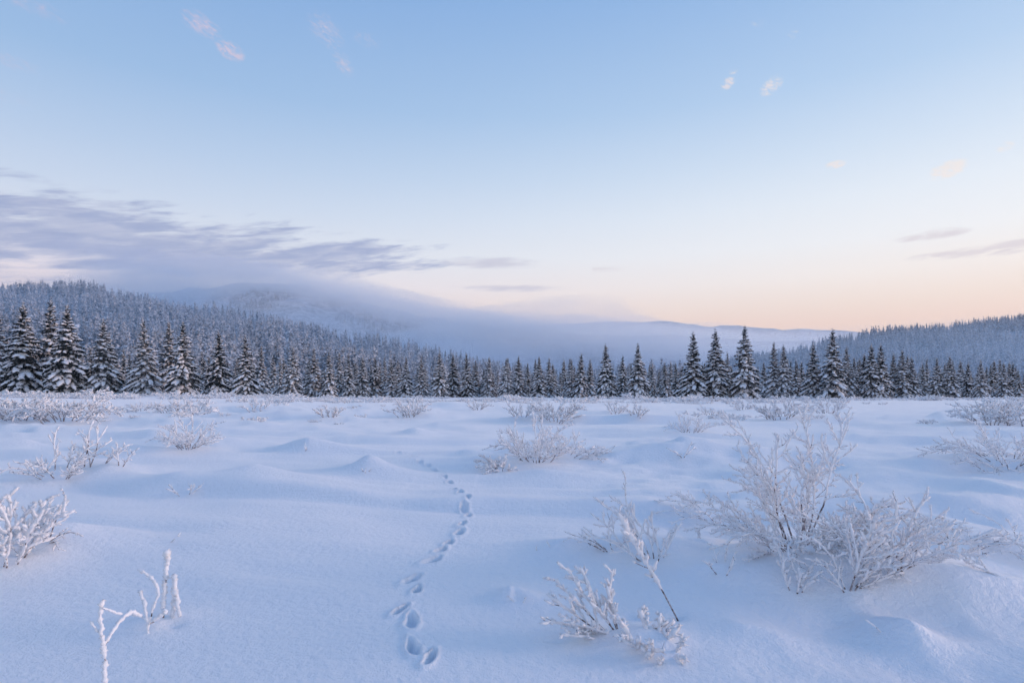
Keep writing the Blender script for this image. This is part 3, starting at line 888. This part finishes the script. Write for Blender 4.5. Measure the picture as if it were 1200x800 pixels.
shrub('frosted_shrub', 'dense low frosted bush leaning right out of the largest shrub', q,
      fan(10, .9, .65, .40, .66, rg, .16, -1.2, 1.5) + fan(6, .5, 1.0, .5, .72, rg, .16), dict(NEAR, nb=(10, 6)), 22)
shrub('frosted_shrub', 'bright upright rimed bush on a dark foot in front of the largest shrub', at(995, 692),
      [(0, 0, (.0, .05, 1), .62, dict(bare=.18, nb=(14, 5), ratio=(.5, .36), fr=(.014, .009, .008), droop=0)), (.01, .01, (.28, .1, 1), .60, dict(bare=.05)), (-.01, .02, (-.22, .1, 1), .56, dict(bare=.05)),
       (.02, 0, (.55, -.1, .9), .46), (-.02, 0, (-.5, -.1, .8), .40), (.03, .03, (.9, .1, .7), .46), (.03, .02, (1, -.2, .45), .42)], dict(NEAR, nb=(11, 5)), 23)
shrub('frosted_sprig', 'small upright frosted sprig in the snow left of the dark-footed bush', at(932, 690), fan(5, .55, 1.0, .22, .36, rg, .05), dict(NEAR, nb=(6, 3), fr=(.009, .008, .007)), 24, 'sprig')
shrub('frosted_shrub', 'thin low twigs creeping left from under the largest shrub', at(842, 606), fan(7, 1.0, .42, .45, .75, rg, .12, 1.9, 4.4), dict(NEAR, nb=(7, 4), fr=(.007, .006, .005)), 25)
shrub('frosted_shrub', 'wispy low twigs arching over the snow right of the largest shrub', at(1118, 640), fan(9, 1.0, .32, .45, .8, rg, .2, -1.0, 1.9), dict(NEAR, nb=(7, 4), fr=(.0075, .006, .0055), droop=1.6), 26)
shrub('frosted_sprig', 'thin frosted stick poking from a drift, right edge mid-way up', at(1186, 626), [(0, 0, (-.75, .1, .9), .42), (.05, 0, (-.3, .1, .9), .22)], dict(NEAR, nb=(4, 2), bare=0), 27, 'twig')
shrub('frosted_sprig', 'frosted stick lying slantwise in the snow near the right edge', at(1193, 682), [(0, 0, (-.8, .35, .50), .58, dict(bare=0)), (-.12, .08, (-.5, .3, .9), .30)], dict(NEAR, nb=(5, 3)), 28, 'twig')
shrub('frosted_sprig', 'single short twig on the crest of the lower right mound', at(1037, 738), [(0, 0, (-.8, .2, .75), .15, dict(bare=0, levels=0))], dict(NEAR, fr=(.005, .004, .004), levels=0), 29, 'twig')
# foreground centre
shrub('frosted_shrub', 'frosted shrub fanning up and left, half sunk in the centre foreground', at(716, 738),
      [(0, 0, (-.75, .1, .62), .48, dict(bare=.35)), (.03, .02, (-.45, .2, .9), .46), (.04, .0, (-.62, .1, .9), .50), (.05, .03, (-.3, .2, 1), .40), (-.02, 0, (-.95, -.05, .42), .46, dict(bare=.5)),
       (-.03, -.02, (-1, -.1, .25), .42), (0, -.03, (-.9, -.3, .30), .36), (.05, .02, (-.1, .1, 1), .30), (-.06, -.06, (-.8, -.45, .25), .32), (.02, -.03, (-.55, -.4, .35), .28)],
      dict(NEAR, nb=(7, 3), ratio=(.38, .4), fr=(.0085, .008, .0075), droop=.3, up=2.4), 31)
shrub('frosted_shrub', 'stubby rime-covered tufts in the hollow right of the half-sunk shrub', at(770, 752), fan(11, .8, .7, .10, .20, rg, .16), dict(NEAR, nb=(5, 2), ratio=(.5, .5), fr=(.013, .011, .010), bare=0, step=.03), 32)
shrub('leaning_stalk', 'single stalk leaning left, bare brown below and thickly rimed above', at(797, 727),
      [(0, 0, (-.40, .10, .92), .86, dict(bare=.30, levels=1, nb=(13, 0), ratio=(.15, .3), fr=(.017, .010, .01), wr=(.0075, .004, .003), f0=(.38, .1), droop=-.05, wob=.03, spike=1.4))], NEAR, 33, 'stalk')
shrub('frosted_shrub', 'wispy shrub of upright rimed shoots behind the leaning stalk', at(764, 655),
      [(-.02, 0, (-.35, .1, 1), .72), (0, .03, (-.2, .1, 1), .78), (.02, .0, (0, .1, 1), .55), (-.05, .0, (-.55, .1, .9), .62), (.06, 0, (.15, 0, 1), .42), (.09, 0, (.3, 0, .9), .36), (.03, -.05, (.1, -.2, .9), .34),
       (-.06, .02, (-.9, .1, .6), .62), (-.05, 0, (-.95, 0, .4), .62)], dict(NEAR, nb=(7, 3), ratio=(.34, .36), droop=.25, fr=(.0085, .007, .006)), 34)
shrub('frosted_shrub', 'sparse dark twigs spreading flat left of the wispy upright shrub', at(716, 646), [(0, 0, (-.55, .1, .55), .34, dict(bare=.7)), (-.02, 0, (-.95, .1, .30), .42, dict(bare=.5)), (.03, 0, (-.2, .1, .8), .40), (0, .03, (-.9, .2, .5), .46), (.02, .02, (.6, .1, .4), .25)],
      dict(NEAR, nb=(6, 3), fr=(.0055, .005, .0045), nude=.3), 35)
shrub('frosted_sprig', 'tiny dark twig tip in a dimple left of the half-sunk shrub', at(606, 706), [(0, 0, (-.5, .1, .7), .10), (.02, 0, (.4, .1, .8), .08)], dict(NEAR, nb=(3, 1), fr=(.006, .005, .005), levels=1), 36, 'twig')
shrub('frosted_sprig', 'two tiny frosted tips on the drift left of the sparse dark twigs', at(640, 642), [(-.09, 0, (.1, .1, 1), .07), (.05, 0, (-.3, .1, 1), .09)], dict(NEAR, nb=(3, 1), fr=(.007, .006, .005), levels=1), 37, 'twig')
shrub('frosted_sprig', 'faint twig cluster in the snow between the stalk and largest shrub', at(846, 668), fan(4, .7, .8, .16, .3, rg, .06), dict(NEAR, nb=(4, 2), fr=(.005, .0045, .004)), 38, 'sprig')
# foreground left
def stalk(label, base, strands, seed):
    """separate stems given by their course: (column, row, distance) points, rime radius, bare share"""
    rng = random.Random(seed); root = empty('rimed_stalk', base); tag(root, label, 'stalk')
    for pts, fr, bare in strands:
        P = []
        for k in range(len(pts) - 1):
            for m in range(4):
                a = [pts[k][q] + (pts[k + 1][q] - pts[k][q]) * m / 4 for q in range(3)]; P.append(a)
        P.append(list(pts[-1]))
        V = [Vector(((p - CX) / F * d, d, EYE - (r - HY) / F * d)) - base + Vector((rng.gauss(0, .002), rng.gauss(0, .004), rng.gauss(0, .002))) for p, r, d in P]
        S = dict(NEAR, fr=(fr, fr, fr), wr=(min(.006, fr * .5),) * 3, bare=bare, fstep=.009, spike=1.0, spl=.55, sides=6)
        w, f = Buf(), Buf(); coat([(0, V)], S, rng, w, f)
        st = link('stem', w.mesh('stem', [M_TWIG], True), root)
        link('rime', f.mesh('rime', [M_RIME], True), st)['kind'] = 'stuff'
    return root
b0 = at(194, 724); D_ = b0.y
stalk('thick white stalk standing straight in the lower left foreground', b0,
      [([(191, 727, D_), (193, 700, D_), (195, 670, D_ + .02), (198, 645, D_ + .03)], .0150, .16),
       ([(203, 726, D_ + .02), (204, 706, D_ + .02), (205, 688, D_ + .02), (205, 674, D_ + .02)], .0150, 0),
       ([(211, 722, D_ + .01), (208, 705, D_ + .01), (206, 690, D_ + .02)], .0150, 0)], 41)
b0 = at(173, 741); D_ = b0.y
stalk('forked rimed stem arching left beside the thick white stalk', b0,
      [([(174, 745, D_), (173, 728, D_), (170, 708, D_), (165, 692, D_ + .02)], .0095, 0),
       ([(175, 730, D_), (180, 712, D_ + .02), (186, 697, D_ + .03), (183, 684, D_ + .04), (174, 673, D_ + .05), (162, 667, D_ + .05)], .0090, 0),
       ([(175, 731, D_), (186, 724, D_ + .02), (197, 716, D_ + .04)], .0140, 0),
       ([(174, 727, D_), (166, 722, D_ + .02), (156, 719, D_ + .03)], .0110, 0)], 42)
b0 = at(124, 815); D_ = b0.y
stalk('crooked forked stem rising at the bottom edge, lower left', b0,
      [([(125, 822, D_), (124, 785, D_), (122, 756, D_)], .0125, 0),
       ([(122, 756, D_), (119, 742, D_), (118, 722, D_ + .02), (120, 702, D_ + .03)], .0105, 0),
       ([(122, 756, D_), (130, 744, D_ + .05), (137, 733, D_ + .12), (146, 722, D_ + .2), (156, 717, D_ + .3), (166, 722, D_ + .4)], .0105, 0),
       ([(121, 712, D_ + .02), (131, 716, D_ + .06), (142, 720, D_ + .1)], .0060, 0), ([(119, 744, D_), (112, 737, D_), (107, 728, D_)], .0060, .3)], 43)
shrub('frosted_shrub', 'thick rimed shrub cut off by the left edge, lower left', at(4, 655), fan(10, .75, .9, .45, .72, rg, .18, -1.4, 1.7) + fan(6, .6, 1, .4, .65, rg, .15, 1.7, 4.6), dict(NEAR, nb=(9, 4), fr=(.0125, .0105, .0095), bare=.1), 44)
shrub('frosted_shrub', 'bare arching dark twigs right of the shrub at the left edge', at(52, 632), [(0, 0, (.05, .1, 1), .20, dict(bare=.8)), (-.02, 0, (-.8, .1, .6), .30, dict(bare=.7)), (.02, .02, (.35, .1, 1), .52, dict(bare=.45, fr=(.009, .008, .008))), (.03, 0, (.8, 0, .5), .36, dict(bare=.8, droop=2.5)), (.02, -.03, (.9, -.2, .22), .42, dict(bare=.4, droop=1.0)), (-.05, -.03, (-.6, -.2, .15), .3)],
      dict(NEAR, nb=(4, 3), fr=(.007, .006, .006), nude=.35), 45)
shrub('frosted_sprig', 'faint small tuft alone on smooth snow, left of the trail', at(217, 577), fan(5, .9, .6, .22, .34, rg, .1), dict(NEAR, nb=(5, 2), fr=(.007, .006, .006)), 46, 'sprig')
shrub('frosted_sprig', 'tiny specks of twig in the snow above the straight white stalk', at(199, 632), fan(3, .8, .4, .06, .12, rg, .08), dict(NEAR, nb=(2, 1), fr=(.006, .005, .005), levels=1), 47, 'twig')
# middle distance
q = at(99, 547)
shrub('frosted_shrub', 'two dark upright stems with frosted sprays on a snow mound, left', q, [(0, 0, (-.10, .05, 1), .86, dict(bare=.55, nb=(7, 3), fr=(.011, .011, .010))), (.09, 0, (.32, .05, 1), .90, dict(bare=.5, nb=(8, 3), fr=(.012, .012, .011))), (.06, .05, (.0, .1, 1), .6, dict(bare=.5, nb=(5, 3)))]
      + [(.35, 0, (.5, .1, .9), .50), (.30, .05, (.8, .1, .7), .55), (.60, 0, (.15, 0, 1), .42), (.66, 0, (.5, 0, 1), .42)], dict(MID, nb=(7, 3)), 51)
shrub('frosted_shrub', 'low frosted tuft left of the two dark upright stems', at(68, 556), fan(12, .95, .65, .4, .75, rg, .25), MID, 52)
shrub('frosted_shrub', 'rounded frosted shrub with spreading shoots on the left, mid-field', at(220, 525), fan(12, .95, .7, .55, .85, rg, .2) + fan(5, .35, 1.1, .75, 1.05, rg, .15), dict(MID, bare=.2), 53)
shrub('frosted_shrub', 'wide frosted shrub at the centre, beyond the end of the trail', at(628, 540), fan(17, .95, .66, .6, .95, rg, .35) + fan(7, .35, 1.1, .75, 1.08, rg, .30), dict(MID, bare=.15), 54)
shrub('frosted_shrub', 'low frosted spray trailing right of the wide centre shrub', at(664, 534), fan(9, 1.1, .40, .5, .85, rg, .35, -1.2, 1.6), MID, 55)
shrub('frosted_shrub', 'small white tuft in front of the wide centre shrub', at(594, 549), fan(7, 1., .4, .35, .55, rg, .2, 2, 5), dict(MID, fr=(.018, .016, .014)), 56)
shrub('frosted_shrub', 'frosted shrub cut by the right edge, mid-field', at(1182, 541), fan(20, 1.1, .52, .8, 1.35, rg, .5) + fan(5, .6, 1., .7, 1.0, rg, .3), dict(MID, bare=.12), 57)
shrub('frosted_sprig', 'small dark twig on a blue snow hump right of centre', at(800, 534), fan(4, .9, .6, .28, .5, rg, .06), dict(MID, nb=(3, 2), fr=(.012, .01, .01)), 58, 'sprig')
shrub('frosted_shrub', 'small round tuft on a hump, behind the dark twig right of centre', at(810, 506), fan(14, .9, .65, .45, .85, rg, .35), MID, 59)
shrub('frosted_sprig', 'tiny twig on the crest of the drift left of the trail', at(428, 553), fan(3, .5, .9, .10, .24, rg, .08), dict(MID, nb=(2, 1), fr=(.008, .007, .007)), 60, 'twig')
shrub('frosted_sprig', 'tiny upright tip on the farther drift left of the trail', at(360, 528), fan(2, .3, 1, .14, .24, rg, .05), dict(MID, nb=(2, 1), fr=(.01, .009, .009)), 61, 'twig')
for k, (px, py, n, ln, lab) in enumerate([
        (480, 486, 18, 1.1, 'low frosted shrub patch left of centre, near the trees'), (386, 487, 10, .7, 'small dark-cored shrub left of the low patch near the trees'),
        (652, 490, 26, 1.3, 'large frosted clump near centre, close to the trees'), (612, 487, 10, .8, 'small frosted shrub left of the large clump near centre'), (30, 491, 26, 1.7, 'large frosted thicket at the left edge below the tall spruces'),
        (76, 490, 26, 1.7, 'tall bright frosted thicket at far left, right of the edge thicket'), (6, 487, 14, 1.3, 'frosted thicket touching the left edge, below the cut-off spruce'), (205, 484, 14, 1.3, 'bright frosted shrub below the close pair of spruces'),
        (232, 480, 10, 1.0, 'small frosted shrub right of the bright one below the close pair'), (165, 481, 10, 1.0, 'small frosted shrub below the lone slender spruce'), (915, 488, 18, 1.2, 'frosted tuft left of the tip of the largest shrub, far field'),
        (968, 484, 16, 1.4, 'frosted shrub showing behind the top of the largest shrub'), (1160, 492, 18, 1.3, 'pale shrub patch in the far field near the right edge'), (1190, 494, 20, 1.5, 'pale shrub patch touching the right edge, far field'),
        (1184, 478, 12, 1.2, 'bright shrub tip above the pale patches at the right edge'), (722, 482, 10, .8, 'small shrub below the two separate spires'), (748, 486, 8, .6, 'tiny shrub right of the one below the two spires'), (835, 486, 8, .7, 'tiny shrub below the middle of the three tall spruces'),
        (870, 480, 10, .9, 'small shrub below the tallest of the three tall spruces'), (560, 480, 10, .9, 'small shrub left of centre, far behind the wide centre shrub'), (300, 482, 8, .8, 'tiny shrub far left of the dark-cored one')]):
    shrub('frosted_shrub', lab, at(px, py), fan(n, .85, .8, ln * .6, ln, rg, ln * .55), FAR, 80 + k)

# ------------------------------------------------------------------ scrub fringe at the foot of the wood: a mass
def scrub_shape(seed, n, ln):
    rng = random.Random(seed); w, f = Buf(), Buf()
    for dx_, dy_, dr, l_ in fan(n, .8, .85, ln * .6, ln, rng, ln * .5):
        br = []; S = dict(FAR, nb=(4, 2), fstep=.16, fr=(.05, .055, .06), bare=.02); grow(Vector((dx_, dy_, -.05)), Vector(dr), l_, 0, S, rng, br); coat(br, S, rng, w, f)
    b_ = Buf(); b_.add(w.v, w.f, 0); b_.add(f.v, f.f, 1)
    return bpy.data.objects.new('scrub_shape', b_.mesh('scrub_shape', [M_TWIG, M_RIME_FAR], True))
SCRUB = [scrub_shape(400 + k, 9, .9) for k in range(4)]
n = 950
yy = np.concatenate([R_.uniform(60, 97, n), R_.uniform(24, 75, 300)]); xx = R_.uniform(-.95, .95, len(yy)) * yy
keep = vnoise(xx * .09, yy * .12, 15) > np.where(yy > 74, -.55, .15)
xx, yy = xx[keep], yy[keep]
zz = ground(xx, yy) - .03
rot = np.zeros((len(xx), 3)); rot[:, 2] = R_.uniform(0, 6.28, len(xx))
ss = R_.uniform(.28, .62, len(xx)) * np.where(yy < 55, .55, 1) * (1 + 1.5 * R_.random(len(xx)) ** 4) * np.where(xx < -.5 * yy, 1.35, 1.0)
scatter('frosted_scrub', 'continuous white fringe of frosted scrub at the foot of the wood', np.stack([xx, yy, zz], 1), rot, np.stack([ss * 1.25, ss * 1.25, ss], 1), R_.integers(0, 4, len(xx)).astype(np.int32), SCRUB, 'scrub')

# ------------------------------------------------------------------ cloud and fog lying on the mountain and in the valley
def vol_mat(name, dens, col, g):
    m = bpy.data.materials.new(name); m.use_nodes = True; t = m.node_tree
    t.nodes.remove(t.nodes['Principled BSDF'])
    v = t.nodes.new('ShaderNodeVolumePrincipled'); v.inputs['Color'].default_value = col + (1,)
    v.inputs['Density'].default_value = dens; v.inputs['Anisotropy'].default_value = g
    t.links.new(v.outputs[0], t.nodes['Material Output'].inputs['Volume'])
    m.cycles.homogeneous_volume = True
    return m
def fog_mesh(name, p0, p1, top, bot, dc, dh, k, seed, ncol=90, nring=20, amp=.22):
    """closed roll of cloud: in each column an oval of depth dh round distance dc, between bot and top (rows of the photo), shrunk by k"""
    tp, bt = interp(top), interp(bot)
    V = []; cols = np.linspace(p0, p1, ncol)
    for c, p in enumerate(cols):
        e = (c / (ncol - 1)) * 2 - 1
        end = math.sqrt(max(0., 1 - abs(e) ** 4)) * k + 1e-3
        D = float(dc(p)) if callable(dc) else dc
        zt, zb = (HY - tp(p)) / F * D, (HY - bt(p)) / F * D
        zc, hz = (zt + zb) / 2, (zt - zb) / 2
        for q in range(nring):
            a = 2 * PI * q / nring
            ca, sa = math.cos(a), math.sin(a)
            w = 1 + amp * float(fbm(p * .014 + seed + 3 * ca, sa * 2.2 + seed * 1.7, seed, 5))
            d = D + dh * ca * end * w
            z = zc + hz * (abs(sa) ** .8 * (1 if sa > 0 else -1)) * end * w
            V.append(((p - CX) / F * D, d, z))
    Fq = [(c * nring + q, c * nring + (q + 1) % nring, (c + 1) * nring + (q + 1) % nring, (c + 1) * nring + q) for c in range(ncol - 1) for q in range(nring)]
    Fq += [tuple(range(nring - 1, -1, -1)), tuple(range((ncol - 1) * nring, ncol * nring))]
    me = bpy.data.meshes.new(name); me.from_pydata(V, [], Fq)
    bm = bmesh.new(); bm.from_mesh(me); bmesh.ops.recalc_face_normals(bm, faces=bm.faces); bm.to_mesh(me); bm.free()
    return me
def fog(name, label, p0, p1, top, bot, dc, dh, dens, seed, shells=4, col=(.95, .975, 1.0), g=.3):
    root = empty(name, (0, 0, 0)); tag(root, label, 'cloud', kind='stuff')
    m = vol_mat(name + '_air', dens, col, g)
    for i in range(shells):
        me = fog_mesh(name, p0, p1, top, bot, dc, dh, 1 - i * .17, seed + i); me.materials.append(m)
        tag(link('vapour', me, root), kind='stuff')
    return root
fog('cap_cloud', 'soft cloud cap pouring over the mountain ridge', 60, 660,
    [(60, 330), (130, 320), (200, 312), (260, 308), (330, 314), (430, 331), (520, 351), (600, 364), (660, 372)],
    [(90, 372), (200, 362), (250, 354), (290, 346), (335, 347), (430, 376), (520, 400), (600, 405), (660, 400)], 1830, 300, .0016, 3)
fog('valley_fog', 'blue fog bank filling the valley behind the trees', 440, 1010,
    [(440, 392), (520, 368), (600, 358), (700, 363), (770, 374), (850, 388), (930, 394), (1010, 400)],
    [(440, 425), (520, 432), (600, 445), (700, 450), (850, 450), (1010, 440)], 1750, 420, .0013, 7)
fog('mountain_veil', 'thin veil of cloud trailing down the mountain flank', 180, 640,
    [(180, 338), (260, 336), (330, 334), (420, 348), (520, 372), (640, 392)], [(180, 400), (330, 405), (450, 420), (640, 440)], 1420, 200, .00045, 31, 3)
fog('valley_fog', 'thin pale mist strip under the distant ridge', 640, 1060,
    [(640, 380), (760, 382), (850, 388), (950, 391), (1060, 394)], [(640, 420), (850, 420), (1060, 415)], 2500, 300, .0014, 13, 3)

fog('valley_mist', 'thin blue mist hanging over the forested slopes', -400, 1500,
    [(-400, 285), (0, 290), (300, 340), (600, 405), (800, 408), (1000, 385), (1200, 362), (1500, 355)], [(-400, 560), (1500, 560)], 480, 290, .00056, 23, 2, (.48, .73, 1.0))

# ------------------------------------------------------------------ the air itself
m_ = vol_mat('haze_air', .00009, (.88, .94, 1.0), .4)
bm = bmesh.new(); bmesh.ops.create_cube(bm, size=1.0)
for v in bm.verts: v.co = Vector((v.co.x * 13000, v.co.y * 9800, (v.co.z + .5) * 590 - 60))
me = bpy.data.meshes.new('haze'); bm.to_mesh(me); bm.free(); me.materials.append(m_)
tag(link('haze', me), 'cold bluish air between the camera and the hills', kind='stuff')
